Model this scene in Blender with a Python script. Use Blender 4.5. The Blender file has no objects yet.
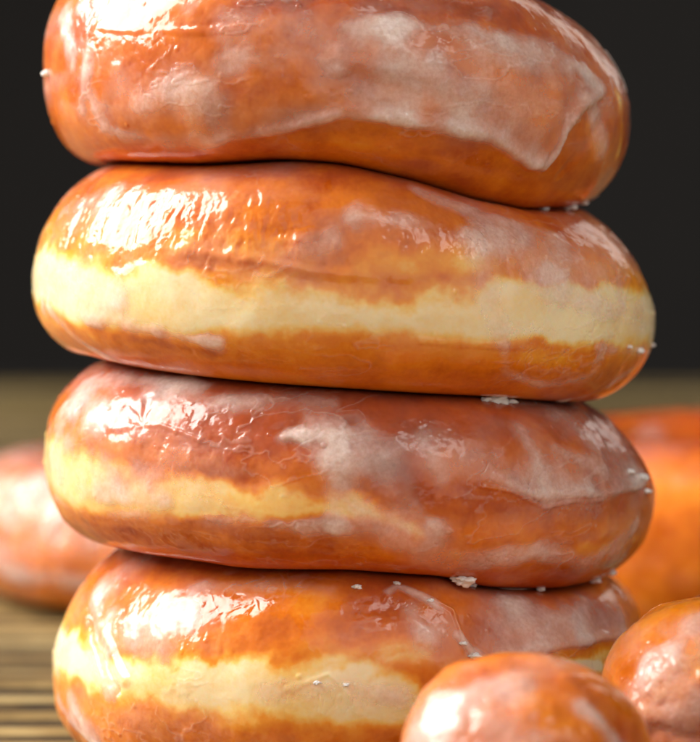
import bpy, math
import numpy as np
from mathutils import Vector

# ------------------------------------------------------------------ camera, light, exposure
CM = 0.01                      # everything below is measured in centimetres
scene = bpy.context.scene
cam_d = bpy.data.cameras.new('camera')
cam = bpy.data.objects.new('camera', cam_d)
scene.collection.objects.link(cam)
scene.camera = cam
CAM_D, CAM_H = 45.0, 9.4
cam.location = (0, -CAM_D*CM, CAM_H*CM)
cam.rotation_euler = (math.radians(90), 0, 0)
cam_d.sensor_fit = 'HORIZONTAL'
cam_d.sensor_width = 36
cam_d.lens = 2850/700*36
cam_d.shift_y = -221/700
cam_d.clip_start = 0.01
cam_d.clip_end = 20
cam_d.dof.use_dof = True
cam_d.dof.focus_distance = 40.8*CM
cam_d.dof.aperture_fstop = 17
cam_d.dof.aperture_blades = 0

world = bpy.data.worlds.new('World'); scene.world = world
world.use_nodes = True
world.node_tree.nodes['Background'].inputs[0].default_value = (1.0, 0.93, 0.86, 1)
world.node_tree.nodes['Background'].inputs[1].default_value = 0.10

def area(name, az, el, dist, w, h, watts, col, target=(0, 0, 6.0)):
    d = bpy.data.lights.new(name, 'AREA'); d.shape = 'RECTANGLE'
    d.size = w*CM; d.size_y = h*CM; d.energy = watts; d.color = col
    o = bpy.data.objects.new(name, d); scene.collection.objects.link(o)
    a, e = math.radians(az), math.radians(el)
    t = Vector(target)*CM
    p = Vector((math.sin(a)*math.cos(e), -math.cos(a)*math.cos(e), math.sin(e)))*dist*CM + t
    o.location = p
    o.rotation_euler = (t-p).to_track_quat('-Z', 'Y').to_euler()
    return o
area('window_light', -96, 35, 60, 44, 40, 7.9, (1.0, 0.965, 0.92))
area('fill_light', 24, 26, 120, 200, 150, 7.0, (1.0, 0.93, 0.86))
area('kicker_light', 40, 44, 105, 30, 34, 1.0, (1.0, 0.95, 0.9))  # kicker added to give wet glints at centre and right
area('rim_light', 150, 25, 80, 20, 40, 0.25, (1.0, 0.93, 0.85))

scene.render.engine = 'CYCLES'
scene.cycles.use_denoising = True
scene.cycles.max_bounces = 6
scene.cycles.diffuse_bounces = 3
scene.cycles.glossy_bounces = 3
scene.cycles.transmission_bounces = 2
scene.cycles.use_adaptive_sampling = True
scene.cycles.adaptive_threshold = 0.02
scene.cycles.time_limit = 900
scene.cycles.transparent_max_bounces = 12
scene.view_settings.view_transform = 'Standard'
scene.view_settings.look = 'None'
scene.view_settings.exposure = 0.4
scene.view_settings.gamma = 1.0

# ------------------------------------------------------------------ helpers
def hash3(ix, iy, iz, seed):
    h = (ix.astype(np.int64)*374761393 + iy.astype(np.int64)*668265263 + iz.astype(np.int64)*2147483647 + seed*974634777) & 0xffffffff
    h = ((h ^ (h >> 13))*1274126177) & 0xffffffff
    h = ((h ^ (h >> 16))*2246822519) & 0xffffffff
    return ((h ^ (h >> 15)) & 0xffffff)/float(0xffffff)*2-1

def vnoise(P, seed=0):
    I = np.floor(P); F = P-I; F = F*F*F*(F*(F*6-15)+10)
    I = I.astype(np.int64)
    x, y, z = I[..., 0], I[..., 1], I[..., 2]
    u, v, w = F[..., 0], F[..., 1], F[..., 2]
    def L(a, b, t): return a+(b-a)*t
    c = [hash3(x+i, y+j, z+k, seed) for i in (0, 1) for j in (0, 1) for k in (0, 1)]
    return L(L(L(c[0], c[1], w), L(c[2], c[3], w), v), L(L(c[4], c[5], w), L(c[6], c[7], w), v), u)

def fbm(P, freq, octaves=3, seed=0, gain=0.5):
    s = 0; a = 1; n = 0
    for o in range(octaves):
        s = s + a*vnoise(P*freq + 17.3*o, seed+o*7); n += a
        a *= gain; freq *= 2.03
    return s/n

def smooth(a, b, x):
    t = np.clip((x-a)/(b-a), 0, 1); return t*t*(3-2*t)

def pinterp(deg, pts, closed_back=True):
    """periodic smooth interpolation of values over the azimuth in degrees"""
    pts = sorted(pts); xs = [p[0] for p in pts]; ys = [p[1] for p in pts]
    back = (ys[0]+ys[-1])/2
    xs = [-180]+xs+[180]; ys = [back]+ys+[back]
    g = np.arange(-180, 181, 1.0); v = np.interp(g, xs, ys)
    k = np.exp(-np.linspace(-2, 2, 15)**2); k /= k.sum()
    v = np.convolve(np.concatenate([v[-8:-1], v, v[1:8]]), k, 'same')[7:-7]
    return np.interp(deg, g, v)

def seg_dist(P, A, B):
    AB = B-A; L2 = max(float(AB@AB), 1e-9)
    t = np.clip(((P-A)@AB)/L2, 0, 1)
    return np.sqrt((((P-A)-t[..., None]*AB)**2).sum(-1))

def grid_mesh(name, P, attrs, mat, parent=None, closed_v=True, face_mask=None, label=None):
    """P: (nu, nv, 3) cm, periodic in u (and in v when closed_v)"""
    nu, nv = P.shape[:2]
    iu = np.arange(nu)[:, None]; jv = np.arange(nv if closed_v else nv-1)[None, :]
    a = iu*nv+jv; b = ((iu+1) % nu)*nv+jv; c = ((iu+1) % nu)*nv+(jv+1) % nv; d = iu*nv+(jv+1) % nv
    F = np.stack([a, b, c, d], -1)
    if face_mask is not None: F = F[face_mask[:, :F.shape[1]]]
    F = F.reshape(-1, 4)
    V = P.reshape(-1, 3)
    used = np.zeros(len(V), bool); used[F.ravel()] = True
    remap = np.cumsum(used)-1
    F = remap[F]; V = V[used]*CM
    me = bpy.data.meshes.new(name)
    me.vertices.add(len(V)); me.vertices.foreach_set('co', V.astype(np.float32).ravel())
    me.loops.add(F.size); me.loops.foreach_set('vertex_index', F.astype(np.int32).ravel())
    me.polygons.add(len(F)); me.polygons.foreach_set('loop_start', np.arange(0, F.size, 4, dtype=np.int32))
    me.polygons.foreach_set('use_smooth', np.ones(len(F), bool))
    me.update(calc_edges=True)
    for k, arr in attrs.items():
        at = me.attributes.new(k, 'FLOAT', 'POINT')
        at.data.foreach_set('value', np.asarray(arr, np.float32).reshape(-1)[used])
    me.materials.append(mat)
    o = bpy.data.objects.new(name, me); scene.collection.objects.link(o)
    if parent is not None: o.parent = parent
    if label: o['label'] = label
    return o

def grid_normals(P, closed_v=True):
    du = np.roll(P, -1, 0)-np.roll(P, 1, 0)
    dv = np.roll(P, -1, 1)-np.roll(P, 1, 1)
    if not closed_v:
        dv[:, 0] = P[:, 1]-P[:, 0]; dv[:, -1] = P[:, -1]-P[:, -2]
    n = np.cross(du, dv); L = np.linalg.norm(n, axis=-1, keepdims=True)
    return n/np.maximum(L, 1e-12)

def tag(o, label=None, cat=None, group=None, kind=None):
    for k, v in (('label', label), ('category', cat), ('group', group), ('kind', kind)):
        if v: o[k] = v
    return o

def thing(name, loc, label, cat, group=None):
    o = bpy.data.objects.new(name, None); scene.collection.objects.link(o)
    o.location = [c*CM for c in loc]; o.empty_display_size = 0.01
    return tag(o, label, cat, group)
# ------------------------------------------------------------------ donut shapes
def seam_height(pts):
    return pts
def seam(deg, r, I):
    v = pinterp(deg, I); m = sum(p[1] for p in I)/len(I)
    return m+(v-m)*np.clip(r/4.1, 0, 1.15)

def azimuths(nf, nb, half=112):
    return np.concatenate([np.linspace(-half, half, nf, endpoint=False), np.linspace(half, 360-half, nb, endpoint=False)])
def profile_angles(no, ni):
    return np.concatenate([np.linspace(-112, 135, no, endpoint=False), np.linspace(135, 248, ni, endpoint=False)])

def donut_base(spec, TH, PH):
    """smooth body, before lumps: TH, PH in degrees (broadcastable)"""
    TH, PH = np.broadcast_arrays(np.asarray(TH, float), np.asarray(PH, float))
    d = (TH+180) % 360-180
    Req = pinterp(d, spec['R']); zm = pinterp(d, spec['zm'])
    Rc, Rh = 3.0, 1.15
    th, ph = np.radians(TH), np.radians(PH)
    c, s = np.cos(ph), np.sin(ph)
    n_up = pinterp(d, spec['nu']) if 'nu' in spec else spec.get('n', 2.5)
    w = smooth(-.12, .12, s); n = n_up*w+spec.get('n', 2.5)*(1-w)
    cc = np.sign(c)*np.abs(c)**(2/n); ss = np.sign(s)*np.abs(s)**(2/n)
    a = np.where(c > 0, Req-Rc, Rc-Rh)
    r = Rc+a*cc
    top = seam(d, 3.6, spec['top']); bot = seam(d, 3.6, spec['bot'])
    pen = spec.get('pen', 0.17)
    z = zm+np.where(s > 0, (top+pen-zm), (zm-bot+pen))*ss
    # press against the neighbours
    st = seam(d, r, spec['top'])-0.003; sb = seam(d, r, spec['bot'])+0.003
    k = 0.045
    z = -k*np.logaddexp(-z/k, -st/k) if not spec.get('free_top') else z
    z = k*np.logaddexp(z/k, sb/k)
    x = spec['cx']+r*np.sin(th); y = -r*np.cos(th)
    return np.stack([x, y, z], -1)
# ------------------------------------------------------------------ materials
def new_mat(name):
    m = bpy.data.materials.new(name); m.use_nodes = True
    nt = m.node_tree; nt.nodes.clear()
    return m, nt
class N:
    """small node writer"""
    def __init__(s, nt): s.nt = nt
    def __call__(s, typ, ins=None, **props):
        n = s.nt.nodes.new(typ)
        for k, v in props.items(): setattr(n, k, v)
        for k, v in (ins or {}).items():
            if isinstance(v, bpy.types.NodeSocket): s.nt.links.new(v, n.inputs[k])
            else: n.inputs[k].default_value = v
        return n
    def math(s, op, a, b=0.0, c=0.0, clamp=False):
        n = s('ShaderNodeMath', {0: a, 1: b, 2: c}, operation=op); n.use_clamp = clamp
        return n.outputs[0]
    def noise(s, vec, scale, detail=3, rough=.55, dist=0.0):
        return s('ShaderNodeTexNoise', {'Vector': vec, 'Scale': scale, 'Detail': detail, 'Roughness': rough, 'Distortion': dist}).outputs['Fac']
    def ramp(s, fac, stops, interp='LINEAR'):
        n = s('ShaderNodeValToRGB', {'Fac': fac}); cr = n.color_ramp; cr.interpolation = interp
        while len(cr.elements) < len(stops): cr.elements.new(0.5)
        for e, (p, c) in zip(cr.elements, stops): e.position = p; e.color = (*c, 1) if len(c) == 3 else c
        return n.outputs['Color']
    def maprange(s, v, a, b, c=0.0, d=1.0):
        return s('ShaderNodeMapRange', {'Value': v, 'From Min': a, 'From Max': b, 'To Min': c, 'To Max': d}).outputs[0]
    def attr(s, name): return s('ShaderNodeAttribute', attribute_name=name).outputs['Fac']

def glaze_bump(n, P, strength):
    """fine surface of the set sugar glaze"""
    a = n.noise(P, 420, 3, .6)
    b = n.noise(P, 1500, 2, .6)
    h = n.math('MULTIPLY', n.math('MULTIPLY', a, n.math('ADD', n.attr('crack'), .35)), 0.00024)
    h = n.math('MULTIPLY_ADD', b, 0.00003, h)
    return n('ShaderNodeBump', {'Height': h, 'Strength': strength, 'Distance': 1.0}).outputs['Normal'], a, b

RAMP = [(0.0, (0.19, 0.020, 0.003)), (0.24, (0.45, 0.070, 0.003)), (0.46, (0.74, 0.190, 0.005)), (0.64, (0.86, 0.33, 0.022)), (0.82, (0.94, 0.60, 0.17)), (1.0, (0.98, 0.79, 0.49))]
def dough_material():
    m, nt = new_mat('fried_dough'); n = N(nt)
    P = n('ShaderNodeTexCoord').outputs['Object']
    bump, na, nb = glaze_bump(n, P, 0.5)
    t = n.attr('tone')
    t = n.math('MULTIPLY_ADD', n.math('SUBTRACT', na, .5), .14, t)
    t = n.math('MULTIPLY_ADD', n.math('SUBTRACT', nb, .5), .12, t)
    col = n.ramp(t, RAMP)
    rough = n.maprange(na, .35, .65, .07, .19)
    bs = n('ShaderNodeBsdfPrincipled', {'Base Color': col, 'Roughness': .5, 'Normal': bump, 'Subsurface Weight': .55,
        'Subsurface Radius': (1.0, .36, .12), 'Subsurface Scale': .005, 'Coat Weight': .9, 'Coat Roughness': rough, 'Coat IOR': 1.5, 'Coat Normal': bump,
        'Specular IOR Level': .04})
    out = n('ShaderNodeOutputMaterial', {'Surface': bs.outputs[0]})
    return m
def glaze_material(name='sugar_glaze', solid=False):
    m, nt = new_mat(name); n = N(nt)
    P = n('ShaderNodeTexCoord').outputs['Object']
    bump, na, nb = glaze_bump(n, P, 0.55)
    rough = n.maprange(na, .35, .65, .09, .24)
    col = (.93, .84, .78, 1) if solid else n.ramp(nb, [(0.3, (.99, .75, .66)), (0.7, (1.0, .81, .74))])
    bs = n('ShaderNodeBsdfPrincipled', {'Base Color': col, 'Roughness': .45, 'Specular IOR Level': .1, 'Normal': bump, 'Subsurface Weight': .5,
        'Subsurface Radius': (1.0, .6, .4), 'Subsurface Scale': .002, 'Coat Weight': .95, 'Coat IOR': 1.5, 'Coat Roughness': rough, 'Coat Normal': bump})
    sh = bs.outputs[0]
    if not solid:
        a = n.math('MULTIPLY', n.math('SUBTRACT', n.attr('milk'), .05), n.maprange(nb, .3, .7, .66, .82))
        a = n.math('MINIMUM', n.math('MAXIMUM', a, 0.02), .93)
        tr = n('ShaderNodeBsdfTransparent', {})
        sh = n('ShaderNodeMixShader', {0: a, 1: tr.outputs[0], 2: sh}).outputs[0]
    n('ShaderNodeOutputMaterial', {'Surface': sh})
    return m
MAT_DOUGH = dough_material(); MAT_GLAZE = glaze_material(); MAT_BIT = glaze_material('set_glaze', True)

# ------------------------------------------------------------------ donut builder
def paint(P, marks, conv, nz, TH, F):
    """accumulate the marks of each channel on surface points P (cm)"""
    ch = {k: np.zeros(P.shape[:-1]) for k in ('milk', 'tone', 'ridge', 'wrk', 'crack')}
    n2 = fbm(P+31.7, 1.3, 4, 5)
    for c, w, s, pts in marks:
        if c == 'drape':                    # a sheet of glaze that ended in a thick lower edge
            xs = [a for a, b in pts]; ys = [b for a, b in pts]
            e = np.interp(TH, xs, ys)+nz*2.5
            ends = smooth(xs[0]-4, xs[0]+6, TH)*smooth(xs[-1]+4, xs[-1]-6, TH)
            fade = w*69*2
            f = smooth(-2.6, 2.8, F-e)*np.exp(-np.clip(F-e, 0, None)/fade*(1-.9*n2))*ends
            ch['milk'] = 1-(1-ch['milk'])*(1-np.clip(s*f*(1+.9*n2), 0, .95))
            ch['ridge'] += .038*ends*np.exp(-((F-e-3)/3.8)**2)*(1+n2)
            continue
        Q = conv(pts)
        lo, hi = Q.min(0)-w*1.6, Q.max(0)+w*1.6
        sel = ((P > lo) & (P < hi)).all(-1)
        if not sel.any(): continue
        p = P[sel]; d = np.full(len(p), 1e9)
        for A, B in zip(Q[:-1], Q[1:]): d = np.minimum(d, seg_dist(p, A, B))
        d = d+nz[sel]*w*.9
        f = s*(1-smooth(0.0, 1.3*w, d))*(np.clip(1+1.1*n2[sel], 0, 1.6) if c == 'milk' else 1)
        f = np.minimum(f, .96) if c == 'milk' else f
        if c == 'milk': ch[c][sel] = 1-(1-ch[c][sel])*(1-f)
        elif c in ('tone', 'ridge'): ch[c][sel] += f
        else: ch[c][sel] = np.maximum(ch[c][sel], f)
    return ch

def rough_lump(name, r, seed, mat, parent, loc, squash=.6):
    """small irregular crumb of set glaze, cm"""
    nu, nv = 28, 18
    u = np.linspace(0, 2*np.pi, nu, endpoint=False)[:, None]; v = np.linspace(-np.pi/2, np.pi/2, nv)[None, :]
    S = np.stack([np.cos(v)*np.cos(u), np.cos(v)*np.sin(u), np.sin(v)*np.ones_like(u)], -1)
    R = r*(1+.75*fbm(S, 1.6, 3, seed)[..., None])
    Pm = S*R*np.array([1.25, .8, squash])
    return grid_mesh(name, Pm+np.array(loc), {'milk': np.ones((nu, nv)), 'crack': np.zeros((nu, nv))}, mat, parent, closed_v=False)

def blisters(P, nrm, count, rng, nu_front):
    """tiny air blisters trapped under the glaze, cm"""
    D = np.zeros(P.shape[:2]); nu, nv = D.shape
    for _ in range(count):
        i = int(rng.integers(20, nu_front-20)); j = int(rng.integers(20, nv-60)); r = .013+.032*rng.random()**2.2
        sl = (slice(max(i-16, 0), i+17), slice(max(j-16, 0), j+17))
        d = np.linalg.norm(P[sl]-P[i, j], axis=-1)/r
        D[sl] += r*.36*(np.clip(1-d*d, 0, 1)**.7-.8*np.clip(1-(d/.35)**2, 0, 1)*(rng.random() < .5))
    return D

def cracks(W, amount, freq, seed):
    a = np.abs(fbm(W+fbm(W, freq*1.3, 2, seed+1)[..., None]*.35, freq, 2, seed))
    gate = smooth(-.3, .1, fbm(W, 1.2, 2, seed+3))
    return smooth(.05, .0, a)*amount*gate

def build_surface(root, P, nrm, tone, milk, crack, front, milk_min=.055, thick=.030):
    obj = grid_mesh('dough', P, {'tone': tone, 'crack': crack}, MAT_DOUGH, root, closed_v=front['closed'])
    G = P+nrm*(0.004+thick*smooth(0, .9, milk))[..., None]
    nv = P.shape[1]; jv = nv if front['closed'] else nv-1
    mk = milk; mx = np.maximum(np.maximum(mk, np.roll(mk, -1, 0)), np.maximum(np.roll(mk, -1, 1), np.roll(np.roll(mk, -1, 0), -1, 1)))
    grid_mesh('glaze', G, {'milk': milk, 'crack': crack}, MAT_GLAZE, root, closed_v=front['closed'], face_mask=(mx > milk_min)[:, :jv])
    return obj

def make_donut(spec, marks, up, lo, bits, loc, rotz, label, group, nf=1250, nb=130, no=430, ni=50, film=.15):
    seed = spec['seed']
    base_z = 0
    root = thing('glazed_donut', loc, label, 'donut', group)
    root.rotation_euler[2] = math.radians(rotz)
    th = azimuths(nf, nb); ph = profile_angles(no, ni)
    B = donut_base(spec, th[:, None], ph[None, :])
    nrm = grid_normals(B)
    W = B+seed*3.7
    nz = fbm(W, 2.2, 4, seed)
    conv = lambda pts: np.stack([donut_base(spec, a, b) for a, b in pts])
    d = ((th+180) % 360-180)[:, None]*np.ones_like(ph)[None, :]; f = np.ones_like(d)*ph[None, :]
    ch = paint(B, marks, conv, nz, d, f)
    # colour of the crust: brown above and below, a pale unfried band round the middle
    big = fbm(W, .55, 3, seed+1); mid = fbm(W, 1.7, 4, seed+2)
    tone = .34+.10*big+.09*mid
    lower = smooth(-4, -34, f)
    tone = tone+.02*lower-.18*smooth(34, 78, f)-.10*smooth(-50, -85, f)
    bb = 0
    if up:
        eu = pinterp(d, up); el = pinterp(d, lo)
        wob = nz*7+fbm(W, 5, 2, seed+3)*2
        soft = 2.8+3.6*smooth(-.3, .5, fbm(W, .8, 2, seed+4))
        b = smooth(-soft, soft*1.6, eu+wob-f)*smooth(-soft*1.2, soft*1.2, f-el+wob*.6)
        b = b*smooth(0, 8, eu-el+4)*(.92+.16*fbm(W, 1.1, 3, seed+15)); bb = b
        # golden fringe next to the band
        fr = np.exp(-((f-eu-6)/9)**2)+np.exp(-((f-el+6)/8)**2)
        tone = tone+.13*fr
        tone = tone*(1-b)+(.96+.05*mid)*b
    tone = tone+ch['tone']+(1-bb)*(.08*fbm(W, 1.6, 3, seed+31)+.045*fbm(W, 4.5, 3, seed+33))+spec.get('tone', 0)
    milk0 = film*(.7+1.4*smooth(-.25, .5, fbm(W*np.array([.7, .7, 2.2]), .9, 4, seed+5)))
    milk0 = milk0*(1-.8*lower)*smooth(-100, -60, f)*smooth(140, 95, f)
    milk = (1-(1-milk0)*(1-ch['milk']))*(1+.5*fbm(W, 2.2, 2, seed+35))
    # thin whiter threads where the wet glaze drew together
    fa = np.abs(fbm(W*np.array([.8, .8, 2.2])+.25*nz[..., None], 1.5, 3, seed+51))
    fil = smooth(.07, .0, fa)*smooth(-.05, .35, fbm(W, .8, 2, seed+53))*smooth(-75, -35, f)*smooth(110, 80, f)
    milk = 1-(1-np.clip(milk, 0, .97))*(1-.20*fil*(.4+1.2*np.clip(ch['milk']+.3, 0, 1)))
    # lumps, creases and the runs of the glaze
    disp = .085*big*smooth(180, 60, np.abs(f))+(.026*mid+.006*fbm(W, 6, 3, seed+6))*(1-.6*bb)*(1-.4*lower)
    disp = disp+ch['ridge']*(1+.6*nz)+.006*fil
    ang = np.radians(d)
    wv = np.stack([ang*4.8*3.4, f*.030+big*1.0, nz*1.2], -1)
    wr = fbm(wv, 1.0, 3, seed+8)
    disp = disp+0.055*ch['wrk']*wr+.009*ch['wrk']*fbm(W, 9, 2, seed+9)
    if up: disp = disp-.014*np.exp(-((f-eu)/7)**2)
    cr = cracks(W, ch['crack'], 2.8, seed+21)+.7*cracks(W, ch['crack'], 5.6, seed+27)
    disp = disp-.013*cr; milk0 = 0
    milk = milk*(1-.5*np.clip(cr, 0, 1))+.22*ch['crack']*smooth(.1, .5, cr)*smooth(1, .6, cr)
    if nf > 800: disp = disp+blisters(B, nrm, 200, np.random.default_rng(seed+77), nf)
    # keep the pressed contact rings calm
    zt = seam(d, 3.6, spec['top']); zb = seam(d, 3.6, spec['bot'])
    near_t = 1 if spec.get('free_top') else smooth(.02, .45, zt-B[..., 2])
    near_b = smooth(.02, .45, B[..., 2]-zb)
    Pn = B+nrm*(disp*near_t*near_b)[..., None]
    n2 = grid_normals(Pn)
    build_surface(root, Pn, n2, tone, milk, np.maximum(ch['crack'], .12), {'closed': True})
    rng = np.random.default_rng(seed)
    for (a, b2), size in bits:
        i = np.abs(((th-a+180) % 360)-180).argmin(); j = np.abs(ph-b2).argmin()
        p = Pn[i, j]+n2[i, j]*.012
        rough_lump('glaze_crumb', size/69/2*1.25*rng.uniform(.85, 1.1), int(rng.integers(1e6)), MAT_BIT, root, p)
    return root

def make_ball(loc, radii, marks, label, cat, group, seed, nf=700, no=420, film=.2, band=None, shift=0.0):
    """fried dough ball; marks in (azimuth, latitude)"""
    root = thing('donut_hole', loc, label, cat, group)
    th = np.linspace(-180, 180, nf, endpoint=False); ph = np.linspace(-90, 90, no)
    def base(a, b):
        a, b = np.radians(np.asarray(a, float)), np.radians(np.asarray(b, float)); a, b = np.broadcast_arrays(a, b)
        z = np.sin(b)*radii[2]; z = np.sign(z)*radii[2]*np.abs(z/radii[2])**.92
        return np.stack([np.sin(a)*np.cos(b)*radii[0], -np.cos(a)*np.cos(b)*radii[1], radii[2]+z], -1)
    B = base(th[:, None], ph[None, :]); C0 = np.array([0, 0, radii[2]])
    nrm = (B-C0)/np.array(radii)**2; nrm /= np.linalg.norm(nrm, axis=-1, keepdims=True)
    W = B+seed*5.1
    nz = fbm(W, 2.2, 4, seed)
    ch = paint(B, marks, lambda pts: np.stack([base(a, b) for a, b in pts]), nz, th[:, None]*np.ones((1, no)), np.ones((nf, 1))*ph[None, :])
    big = fbm(W, .7, 3, seed+1); mid = fbm(W, 2, 4, seed+2)
    f = np.ones((nf, 1))*ph[None, :]
    tone = .36+.12*big+.14*mid+ch['tone']+shift
    disp = .15*big+.03*mid+.008*fbm(W, 7, 3, seed+6)+ch['ridge']+.04*ch['wrk']*fbm(W, 4.5, 3, seed+8)
    if band is not None:
        e = band+nz*6
        tone = tone-.12*np.exp(-((f-e)/5)**2); disp = disp-.05*np.exp(-((f-e)/4)**2)
    disp = disp*smooth(-88, -55, f)
    P = B+nrm*disp[..., None]
    milk0 = film*(.4+1.5*smooth(-.25, .5, fbm(W, 1.1, 4, seed+5)))*smooth(-90, -40, f)
    milk = (1-(1-milk0)*(1-ch['milk']))*(1+.5*fbm(W, 2.2, 2, seed+35))
    n2 = grid_normals(P, False); n2[:, 0] = (0, 0, -1); n2[:, -1] = (0, 0, 1)
    build_surface(root, P, n2, tone, milk, np.maximum(ch['crack'], .15), {'closed': False})
    return root
# ------------------------------------------------------------------ setting: dark table, dark wall, woven mat
def plain_mat(name, base, rough, fn=None):
    m, nt = new_mat(name); n = N(nt)
    P = n('ShaderNodeTexCoord').outputs['Object']
    col = base
    kw = {'Roughness': rough}
    if fn: col = fn(n, P, kw)
    kw['Base Color'] = col if not isinstance(col, tuple) else (*col, 1)
    b = n('ShaderNodeBsdfPrincipled', kw)
    n('ShaderNodeOutputMaterial', {'Surface': b.outputs[0]})
    return m
def box_obj(name, x0, x1, y0, y1, z0, z1, mat, kind='structure'):
    v = [(x*CM, y*CM, z*CM) for z in (z0, z1) for y in (y0, y1) for x in (x0, x1)]
    f = [(0, 2, 3, 1), (4, 5, 7, 6), (0, 1, 5, 4), (2, 6, 7, 3), (0, 4, 6, 2), (1, 3, 7, 5)]
    me = bpy.data.meshes.new(name); me.from_pydata(v, [], f); me.update(); me.materials.append(mat)
    o = bpy.data.objects.new(name, me); scene.collection.objects.link(o)
    return tag(o, kind=kind)
def wall_fn(n, P, kw):
    kw['Normal'] = n('ShaderNodeBump', {'Height': n.noise(P, 60, 4), 'Strength': .2, 'Distance': .002}).outputs[0]
    return n.ramp(n.noise(P, 2.5, 3), [(.3, (.014, .0125, .012)), (.7, (.024, .021, .019))])
wm = plain_mat('charcoal_plaster', (.03, .03, .03), .8, wall_fn)
tm = plain_mat('dark_table', (.02, .02, .02), .6, lambda n, P, kw: n.ramp(n.noise(P, 8, 4), [(.3, (.016, .014, .013)), (.7, (.026, .023, .021))]))
tag(box_obj('wall', -260, 260, 150, 156, -60, 160, wm), None)
box_obj('table', -90, 90, -60, 82, -4, -0.62, tm)

def make_mat():
    """mat of reed slats lying across the view, bound by cotton threads"""
    root = thing('reed_mat', (0, 10, -0.6), 'straw coloured mat of reed slats bound with thread, under the donuts', 'mat')
    def fn(n, P, kw):
        mp = n('ShaderNodeMapping', {'Vector': P, 'Scale': (34, 150, 150)}).outputs[0]
        g = n.noise(mp, 3.0, 4, .6)
        h = n.noise(P, 22, 3)
        kw['Normal'] = n('ShaderNodeBump', {'Height': g, 'Strength': .5, 'Distance': .0006}).outputs[0]
        t = n.math('ADD', n.math('MULTIPLY', g, .75), n.math('MULTIPLY', h, .5))
        t = n.math('ADD', t, n.attr('shade'))
        kw['Specular IOR Level'] = .6
        return n.ramp(t, [(.1, (.045, .028, .008)), (.3, (.14, .09, .028)), (.55, (.29, .20, .075)), (.8, (.44, .34, .15))])
    m = plain_mat('dry_reed', (.4, .3, .1), .42, fn)
    rng = np.random.default_rng(5)
    y = -66.0; thin = False; allP = []; allA = []; faces = []; base = 0
    xs = np.linspace(-62, 62, 90)
    while y < 61.5:
        thin = not thin                 # pale flat reeds; thin dark strips between them paint in the shaded gaps
        w = rng.uniform(.24, .38) if thin else rng.uniform(.7, 1.05)
        hgt = rng.uniform(.20, .27) if thin else rng.uniform(.18, .28); ph = rng.uniform(0, 9); zo = rng.uniform(0, .04)
        k = 10
        an = np.linspace(-.15*np.pi, 1.15*np.pi, k)
        cy = y+w/2+.05*np.sin(xs*.09+ph)+.03*np.sin(xs*.31+ph*2)
        cz = .18+zo+.035*np.sin(xs*.13+ph*1.7)
        Y = cy[:, None]+np.cos(an)[None, :]*w*.5
        Z = cz[:, None]+np.sin(an)[None, :]*hgt
        X = xs[:, None]+0*an[None, :]
        V = np.stack([X, Y, Z], -1).reshape(-1, 3); allP.append(V)
        allA.append(np.full(len(V), rng.uniform(-.75, -.35) if thin else rng.uniform(-.2, .16)))
        i = np.arange(len(xs)-1)[:, None]; j = np.arange(k-1)[None, :]
        q = np.stack([base+i*k+j, base+i*k+j+1, base+(i+1)*k+j+1, base+(i+1)*k+j], -1).reshape(-1, 4)
        faces.append(q[:, ::-1]); base += len(V); y += w+rng.uniform(.03, .10)
    V = np.concatenate(allP)*CM; F = np.concatenate(faces)
    me = bpy.data.meshes.new('slats'); me.from_pydata(V.tolist(), [], F.tolist()); me.update()
    me.polygons.foreach_set('use_smooth', np.ones(len(F), bool))
    at = me.attributes.new('shade', 'FLOAT', 'POINT'); at.data.foreach_set('value', np.concatenate(allA).astype(np.float32))
    me.materials.append(m)
    o = bpy.data.objects.new('slats', me); scene.collection.objects.link(o); o.parent = root
    # threads: woven over the slats
    thm = plain_mat('cotton_thread', (.34, .26, .12), .8)
    for x in np.arange(-59.4, 60, 5.6):
        yy = np.linspace(-66, 61, 420); kk = 6; an = np.linspace(0, 2*np.pi, kk, endpoint=False)
        zz = .44+.015*np.sin(yy*4.2)
        V = np.stack([x+.08*np.cos(an)[None, :]+.06*np.sin(yy*.3)[:, None], yy[:, None]+0*an[None, :], zz[:, None]+.035*np.sin(an)[None, :]], -1).reshape(-1, 3)*CM
        i = np.arange(len(yy)-1)[:, None]; j = np.arange(kk)[None, :]
        F = np.stack([i*kk+j, (i+1)*kk+j, (i+1)*kk+(j+1) % kk, i*kk+(j+1) % kk], -1).reshape(-1, 4)
        me = bpy.data.meshes.new('thread'); me.from_pydata(V.tolist(), [], F.tolist()); me.update(); me.materials.append(thm)
        o = bpy.data.objects.new('thread', me); scene.collection.objects.link(o); o.parent = root
make_mat()
P12 = [(-68.1, 9.247), (-59.5, 9.249), (-32.1, 9.211), (-11.6, 9.285), (0.0, 9.228), (16.0, 8.968), (29.7, 8.673), (47.2, 8.467), (69.3, 8.453)]
P23 = [(-68.1, 6.243), (-55.6, 6.195), (-32.1, 6.092), (0.0, 5.956), (29.7, 5.794), (59.5, 5.56), (69.3, 5.519)]
P34 = [(-70.5, 3.353), (-59.5, 3.391), (-32.1, 3.382), (-22.7, 3.326), (0.0, 3.358), (20.4, 3.219), (29.7, 3.003), (52.1, 2.812), (76.4, 2.756)]
TOP = [(-90, 12.5), (0, 12.35), (60, 11.6), (90, 11.3)]
MAT = [(-90, 0.0), (90, 0.0)]
D1 = dict(cx=-0.2, R=[(-90, 4.62), (0, 4.7), (90, 4.62)], zm=[(-90, 10.62), (-45, 10.5), (0, 10.35), (90, 10.03)], top=TOP, bot=P12, free_top=True, n=2.35, nu=[(-90, 2.3), (0, 2.2), (45, 1.7), (90, 1.5)], tone=-.03, seed=11)
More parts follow.
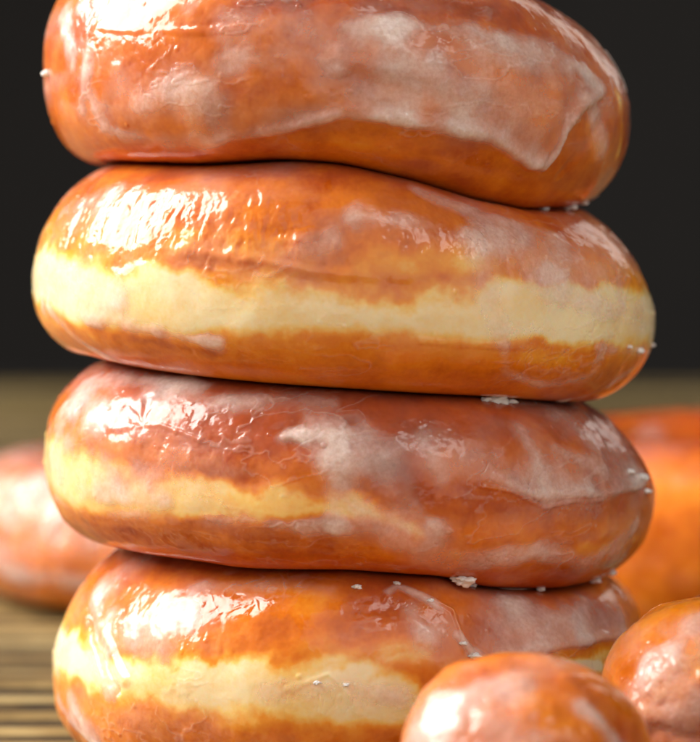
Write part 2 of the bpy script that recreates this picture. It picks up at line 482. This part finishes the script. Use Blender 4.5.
D2 = dict(cx=-0.08, R=[(-90, 4.87), (0, 4.9), (90, 4.87)], zm=[(-90, 7.35), (0, 7.4), (90, 6.71)], top=P12, bot=P23, nu=[(-90, 1.9), (-45, 2.1), (0, 2.4), (50, 1.9), (90, 1.65)], tone=.03, seed=23)
D3 = dict(cx=-0.03, R=[(-90, 4.77), (0, 4.8), (90, 4.77)], zm=[(-90, 4.85), (0, 4.55), (90, 4.0)], top=P23, bot=P34, nu=[(-90, 1.9), (-45, 2.2), (0, 2.4), (50, 1.9), (90, 1.4)], tone=-.09, seed=37)
D4 = dict(cx=-0.05, R=[(-90, 4.58), (0, 4.75), (90, 4.58)], zm=[(-90, 1.38), (0, 1.75), (90, 1.95)], top=P34, bot=MAT, nu=[(-90, 1.55), (-45, 1.6), (-15, 2.2), (0, 2.4), (90, 2.2)], tone=.02, seed=41)
# ------------------------------------------------------------------ surface marks of each donut
# (channel, half width cm, strength, [(azimuth, profile angle), ...]) in degrees on the donut itself
MARKS_D1 = [
    ('milk', 0.217, 0.5, [(-52, 4), (-56, -18)]),
    ('tone', 0.29, -0.08, [(-18, 27), (12, 31), (39, 38)]),
    ('milk', 0.435, 0.3, [(-42, -6), (-24, -10)]),
    ('milk', 0.435, 0.25, [(8, 9), (22, -2)]),
    ('milk', 0.217, 0.75, [(-65, 24), (-58, 4)]),
    ('milk', 0.246, 0.4, [(-52, -9), (-50, -28)]),
    ('milk', 0.188, 0.34, [(-46, -33), (-26, -36)]),
    ('milk', 0.29, 0.25, [(-38, -11), (-17, 6)]),
    ('milk', 0.159, 0.4, [(-59, 26), (-28, 26)]),
    ('drape', 0.065, 0.75, [(-26, -44), (-19, -34), (-8, -30), (2, -17), (12, -18), (20, -20), (29, -22), (36, -29), (39, -33), (43, -34), (45, -26), (46, -14), (52, -4), (58, 1)]),
    ('milk', 0.203, 0.5, [(2, 20), (16, 24), (32, 26), (50, 20), (58, 10)]),
    ('milk', 0.246, 0.42, [(25, 19), (40, 18), (55, 14)]),
    ('milk', 0.333, 0.25, [(2, 8), (16, 6), (26, 0)]),
    ('milk', 0.261, 0.28, [(-20, 20), (0, 18)]),
    ('milk', 0.188, 0.4, [(54, -2), (61, -20)]),
    ('milk', 0.116, 0.5, [(45, -89), (65, -66), (80, -52)]),
    ('milk', 0.087, 0.6, [(78, 36), (78, 14)]),
    ('milk', 0.29, 0.25, [(-10, 6), (-1, 2)]),
    ('tone', 0.246, 0.14, [(-26, -3), (-26, -34)]),
    ('tone', 0.217, 0.1, [(-16, -16), (0, -4)]),
    ('tone', 0.174, 0.12, [(-64, -7), (-60, -19)]),
    ('tone', 0.188, 0.14, [(0, -34), (18, -36), (37, -46), (62, -50)]),
    ('tone', 0.435, 0.12, [(28, 6), (38, -4)]),
    ('tone', 0.145, 0.5, [(66, 7), (72, -20)]),
    ('tone', 0.188, 0.15, [(54, -8), (60, -20)]),
    ('tone', 0.188, -0.1, [(-16, 28), (12, 32), (40, 43)]),
    ('tone', 0.217, -0.1, [(26, -2), (18, 12)]),
    ('tone', 0.217, 0.12, [(8, -2), (24, -8)]),
    ('ridge', 0.101, 0.025, [(32, -24), (40, -32), (44, -20), (49, -5), (58, 6)]),
    ('ridge', 0.246, 0.025, [(2, 8), (16, 5), (34, 1), (53, 12)]),
    ('ridge', 0.101, -0.02, [(49, -36), (58, -7)]),
    ('ridge', 0.072, 0.02, [(-68, 21), (-44, 16), (-27, 16), (-16, 18)]),
    ('ridge', 0.217, -0.03, [(-12, 34), (16, 38), (39, 38)]),
]
BITS_D1 = [((-74, 0), 9), ((70, -64), 9), ((78, -59), 6), ((57, -67), 5)]
MARKS_D2 = [
    ('milk', 0.362, 0.4, [(-66, 6), (-44, -4)]),
    ('milk', 0.217, 0.3, [(24, 24), (27, -10)]),
    ('wrk', 0.435, 0.5, [(13, 23), (41, 20)]),
    ('tone', 0.101, -0.12, [(-59, -20), (-41, -24), (-22, -28)]),
    ('milk', 0.101, 0.5, [(-34, -18), (-22, -23)]),
    ('milk', 0.29, 0.3, [(36, 8), (57, 2)]),
    ('tone', 0.362, 0.06, [(6, 18), (22, 20)]),
    ('tone', 0.217, -0.1, [(-43, 52), (-8, 52), (21, 88)]),
    ('milk', 0.217, 0.45, [(-72, 10), (-70, -7)]),
    ('milk', 0.217, 0.35, [(-55, 0), (-42, -4)]),
    ('milk', 0.188, 0.35, [(40, 4), (66, 4)]),
    ('milk', 0.29, 0.45, [(-70, 32), (-51, 40)]),
    ('milk', 0.13, 0.5, [(-67, 0), (-60, -11), (-44, -15), (-32, -18), (-22, -24)]),
    ('milk', 0.116, 0.5, [(-66, -9), (-57, -34), (-50, -49)]),
    ('milk', 0.464, 0.42, [(29, 32), (42, 28), (57, 16)]),
    ('milk', 0.319, 0.3, [(26, 17), (40, 10), (66, -2)]),
    ('milk', 0.116, 0.35, [(28, -17), (30, -34), (40, -42), (51, -34), (52, -18)]),
    ('milk', 0.159, 0.3, [(15, 52), (26, 45), (46, 40)]),
    ('milk', 0.116, 0.5, [(50, -15), (70, -16)]),
    ('milk', 0.188, 0.22, [(-12, 8), (-2, 18)]),
    ('milk', 0.217, 0.3, [(22, 28), (27, -2)]),
    ('milk', 0.101, 0.5, [(52, -60), (65, -36), (76, -17)]),
    ('milk', 0.188, 0.25, [(-48, 7), (-61, 6)]),
    ('milk', 0.174, 0.3, [(2, 30), (14, 31)]),
    ('wrk', 0.609, 1, [(-61, 30), (-37, 28), (-24, 24), (-11, 20)]),
    ('wrk', 0.362, 0.6, [(-9, 16), (13, 23)]),
    ('crack', 0.725, 1, [(28, 36), (40, 10), (51, -14), (30, -29)]),
    ('tone', 0.319, -0.12, [(-4, 50), (24, 66)]),
    ('tone', 0.101, -0.06, [(-31, 10), (-18, 10), (-8, 4), (1, 0)]),
    ('tone', 0.101, -0.1, [(-58, -26), (-36, -25), (-24, -30)]),
    ('tone', 0.217, 0.14, [(-30, 22), (-12, 16)]),
    ('tone', 0.261, 0.14, [(4, 10), (22, 19)]),
    ('tone', 0.058, 0.3, [(83, 16), (89, 0)]),  # faint rim light on the right edge, put into the crust tone
    ('tone', 0.145, 0.1, [(32, -24), (46, -24)]),
    ('ridge', 0.13, -0.012, [(-42, 12), (-25, 10), (-14, 6), (-4, 2), (9, 2), (22, 8)]),
    ('ridge', 0.087, 0.025, [(-29, 15), (-16, 11), (-6, 6), (1, 5)]),
    ('ridge', 0.072, 0.02, [(13, -17), (28, -17), (51, -16)]),
]
BAND_D2_UP = [(-78, 18), (-58, 13), (-42, 10), (-33, 8), (-25, 7), (-14, 4), (-4, 1), (9, 2), (18, 5), (27, 12), (40, 16), (52, 15), (73, 16)]
BAND_D2_LO = [(-70, -8), (-56, -18), (-38, -18), (-26, -18), (-14, -16), (0, -16), (14, -16), (28, -15), (40, -14), (71, -12)]
BITS_D2 = [((68, -16), 7), ((84, -13), 5), ((62, -14), 5)]
MARKS_D3 = [
    ('milk', 0.362, 0.4, [(-66, 3), (-37, -6)]),
    ('milk', 0.29, 0.6, [(-66, 41), (-60, 18)]),
    ('milk', 0.261, 0.45, [(-58, 48), (-31, 51)]),
    ('milk', 0.188, 0.5, [(-2, 24), (-2, -12)]),
    ('tone', 0.174, 0.12, [(0, -27), (19, -36)]),
    ('milk', 0.261, 0.5, [(-73, 12), (-64, -4)]),
    ('milk', 0.188, 0.4, [(-57, -10), (-34, -8)]),
    ('milk', 0.362, 0.3, [(2, 25), (9, -1)]),
    ('milk', 0.362, 0.5, [(-67, 38), (-53, 24)]),
    ('milk', 0.246, 0.42, [(-42, 43), (-23, 45), (-4, 49)]),
    ('milk', 0.159, 0.85, [(-11, 25), (-8, 26)]),
    ('milk', 0.145, 0.35, [(-8, 26), (0, 29)]),
    ('milk', 0.333, 0.4, [(-4, 30), (0, 0), (8, -18), (19, -36)]),
    ('milk', 0.116, 0.42, [(-70, -20), (-42, -19), (-17, -14), (0, -16)]),
    ('drape', 0.101, 0.8, [(24, 9), (29, 4), (36, -1), (42, 0), (51, 0), (74, 11)]),
    ('milk', 0.159, 0.5, [(41, 27), (54, 16)]),
    ('milk', 0.203, 0.45, [(24, -34), (36, -24), (66, -35)]),
    ('milk', 0.246, 0.35, [(0, -4), (14, -16)]),
    ('milk', 0.145, 0.4, [(54, -26), (68, -10)]),
    ('milk', 0.087, 0.6, [(18, -62), (40, -64), (68, -56)]),
    ('milk', 0.188, 0.35, [(-56, 45), (-30, 56)]),
    ('milk', 0.188, 0.3, [(14, 28), (16, 8)]),
    ('milk', 0.29, 0.3, [(-69, 18), (-56, 2)]),
    ('milk', 0.203, 0.4, [(34, 38), (36, 10)]),
    ('ridge', 0.036, 0.028, [(23, 6), (29, 4), (36, -2), (42, 0), (51, 0), (75, 12)]),
    ('ridge', 0.116, -0.03, [(-46, 32), (-40, 24), (-42, 41)]),
    ('ridge', 0.072, 0.02, [(-48, 20), (-36, 26), (-27, 20)]),
    ('ridge', 0.101, 0.02, [(-11, 25), (-8, 26)]),
    ('crack', 0.333, 1, [(22, 11), (40, 0), (72, 1)]),
    ('crack', 0.29, 0.7, [(22, -34), (55, -32)]),
    ('crack', 0.217, 0.7, [(-36, 2), (-20, 6)]),
    ('tone', 0.13, -0.14, [(-46, 23), (-44, 32), (-40, 46)]),
    ('tone', 0.435, -0.1, [(9, 21), (30, 40)]),
    ('tone', 0.087, -0.12, [(-60, -30), (-44, -31)]),
    ('tone', 0.29, -0.05, [(2, 5), (20, 0)]),
    ('tone', 0.188, 0.1, [(25, -8), (52, -11)]),
    ('tone', 0.159, 0.12, [(-63, -44), (-28, -30), (-8, -30)]),
    ('tone', 0.188, 0.1, [(-22, -2), (-3, 4)]),
    ('wrk', 0.29, 0.6, [(-45, 15), (-19, 14)]),
]
BAND_D3_UP = [(-80, 11), (-65, 9), (-50, 6), (-42, 3), (-32, 3), (-22, 1), (-15, 0), (-8, 0), (0, -1), (7, -6), (18, -24)]
BAND_D3_LO = [(-74, -16), (-59, -22), (-42, -20), (-26, -15), (-17, -12), (-6, -11), (0, -10), (7, -10), (18, -24)]
BITS_D3 = [((24, -54), 15), ((35, -82), 12), ((23, -53), 8), ((28, -66), 7), ((34, 61), 15), ((38, 60), 9), ((31, 60), 8), ((71, 14), 9), ((72, 4), 8), ((66, 18), 7), ((72, -50), 9), ((67, -57), 7), ((46, -62), 6)]
MARKS_D4 = [
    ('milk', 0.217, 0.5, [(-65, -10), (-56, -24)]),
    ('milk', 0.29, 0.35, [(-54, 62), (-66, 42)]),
    ('milk', 0.362, 0.45, [(-54, 31), (-36, 19)]),  # milk that also paints in the white of the left shoulder's highlight
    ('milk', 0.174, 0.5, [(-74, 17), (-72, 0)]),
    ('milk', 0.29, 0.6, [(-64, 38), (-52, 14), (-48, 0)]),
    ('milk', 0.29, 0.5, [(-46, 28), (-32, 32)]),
    ('milk', 0.333, 0.4, [(31, 40), (44, 28), (66, 20)]),
    ('drape', 0.087, 0.85, [(26, 10), (37, 10), (48, 10), (68, 5)]),
    ('milk', 0.188, 0.4, [(12, 36), (14, 20)]),
    ('milk', 0.087, 0.95, [(20, 22), (22, 14), (25, 8)]),
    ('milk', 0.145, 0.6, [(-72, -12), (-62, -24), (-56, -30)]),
    ('milk', 0.188, 0.45, [(-14, 1), (0, 2), (9, -2)]),
    ('milk', 0.217, 0.3, [(15, 20), (19, 30)]),
    ('milk', 0.159, 0.3, [(-32, 48), (-3, 48)]),
    ('milk', 0.087, 0.7, [(8, 48), (10, 52), (14, 46), (18, 36)]),
    ('ridge', 0.043, 0.04, [(7, 42), (10, 56), (14, 48), (20, 36), (21, 20), (24, 6)]),
    ('ridge', 0.051, 0.012, [(-10, 1), (-3, 6), (0, 0), (2, -6)]),
    ('ridge', 0.087, -0.09, [(-90, 44), (-62, 29), (-53, 16), (-46, -2)]),
    ('ridge', 0.101, 0.04, [(-64, 38), (-52, 22), (-44, 4)]),
    ('crack', 0.246, 1, [(-12, 1), (9, -2)]),
    ('crack', 0.145, 0.8, [(8, 42), (19, 30)]),
    ('crack', 0.174, 0.6, [(-52, -12), (-31, -12)]),
    ('ridge', 0.174, 0.03, [(12, 30), (15, 20)]),
    ('wrk', 0.145, 0.6, [(-28, 24), (-21, 16)]),
    ('tone', 0.29, 0.1, [(-25, 54), (-3, 42), (-18, 32)]),
    ('tone', 0.145, -0.1, [(-88, 50), (-47, 64)]),
    ('tone', 0.435, -0.12, [(37, 47), (65, 18)]),
    ('tone', 0.217, 0.25, [(-3, 12), (13, 15)]),
    ('tone', 0.101, 0.3, [(-83, 20), (-60, 11)]),
    ('tone', 0.145, -0.12, [(-46, -13), (-17, -14), (10, -17)]),
    ('tone', 0.101, 0.5, [(42, 2), (54, -2)]),
]
BAND_D4_UP = [(-86, 25), (-62, 24), (-50, 16), (-38, 15), (-27, 16), (-15, 13), (-6, 10), (0, 10), (9, 6), (18, 0), (32, -3), (54, 1)]
BAND_D4_LO = [(-74, -2), (-62, -2), (-52, -4), (-42, -5), (-30, -6), (-20, -8), (-12, -8), (0, -11), (10, -11), (18, -8), (32, -4), (54, -2)]
BITS_D4 = [((23, 11), 8), ((21, 18), 6), ((2, 50), 6), ((10, 54), 5), ((16, 42), 5), ((-5, 3), 5), ((0, 2), 4)]
# ------------------------------------------------------------------ the donuts
STACK = 'glazed donuts in the stack'
make_donut(D1, MARKS_D1, None, None, BITS_D1, (0, 0, 0), 0, 'topmost glazed donut of the stack, a milky run of glaze hanging down its right side', STACK, film=.15)
make_donut(D2, MARKS_D2, BAND_D2_UP, BAND_D2_LO, BITS_D2, (0, 0, 0), 0, 'second glazed donut from the top, pale band all round and wrinkled shiny glaze at left', STACK, film=.10)
make_donut(D3, MARKS_D3, BAND_D3_UP, BAND_D3_LO, BITS_D3, (0, 0, 0), 0, 'third glazed donut from the top, reddish brown with white glaze flakes at its right end', STACK, film=.13)
make_donut(D4, MARKS_D4, BAND_D4_UP, BAND_D4_LO, BITS_D4, (0, 0, 0), 0, 'lowest glazed donut of the stack, standing on the mat with broad white shine at left', STACK, film=.09)

# loose donuts behind, out of focus
BACK = 'loose donuts behind the stack'
L1 = dict(cx=0, R=[(-90, 4.6), (0, 4.7), (90, 4.7)], zm=[(-90, 1.4), (0, 1.35), (90, 1.4)], top=[(-90, 2.75), (0, 2.7), (90, 2.7)], bot=[(-90, 0), (90, 0)], free_top=True, n=2.0, tone=.10, seed=61)
make_donut(L1, [('wrk', 1.6, 2.2, [(-60, 30), (-20, 30)]), ('milk', .7, .5, [(-70, 30), (-45, 35), (-20, 30)]), ('milk', .2, .7, [(-50, -20), (-30, -24), (-10, -22)])], None, None, [], (-3.9, 16.5, 0), 0,  # milk marks paint in the pinkish white highlight at its left
           'blurred glazed donut lying on the mat behind the stack at its left', BACK, nf=420, nb=60, no=150, ni=30, film=.3)
R1 = dict(cx=0, R=[(-90, 4.8), (0, 4.9), (90, 4.8)], zm=[(-90, 2.1), (0, 2.1), (90, 2.2)], top=[(-90, 3.6), (0, 3.75), (90, 4.0)], bot=[(-90, 0), (90, 0)], free_top=True, n=2.0, tone=.08, seed=73)
make_donut(R1, [('tone', .8, .12, [(-70, 20), (-30, 30), (10, 25)])], None, None, [], (7.6, 12.0, 0), 0,
           'blurred large glazed donut lying on the mat behind the stack at its right', BACK, nf=420, nb=60, no=150, ni=30, film=.08)

HOLES = 'round donut holes in front of the stack'
make_ball((2.2, -8.0, 0), (1.62, 1.6, 1.42), [('wrk', 1.2, .5, [(-60, 20), (30, 20)]), ('milk', .5, .55, [(-52, 20), (-60, 0)]), ('milk', .22, .5, [(38, 40), (52, 10), (56, -20)]), ('milk', .6, .5, [(-10, 5), (20, 0)]), ('milk', .5, .35, [(-40, 40), (-10, 55)]), ('tone', .5, .14, [(10, 55), (20, 30)])],
          'round glazed donut hole nearest the camera, white shine on its left side', 'donut hole', HOLES, 91, film=.14)
make_ball((5.0, -5.0, 0), (1.5, 1.5, 1.53), [('milk', .28, .75, [(-44, 28), (-32, 34)]), ('milk', .4, .4, [(-45, 10), (-20, 12), (0, 10)]), ('milk', .5, .4, [(-10, 60), (15, 50)]), ('tone', .3, .2, [(-8, 36), (6, 28)]), ('wrk', .5, 1, [(-40, 22), (0, 20)]), ('crack', .7, .8, [(-40, 10), (0, 20)])],
          'round glazed donut hole right of the stack, golden patch and a crease round its middle', 'donut hole', HOLES, 103, film=.14, band=-2, shift=.09)
make_ball((6.0, -1.7, 0), (1.4, 1.4, 1.4), [], 'glazed donut hole mostly hidden behind the right hand one', 'donut hole', HOLES, 113, nf=300, no=160, film=.3)
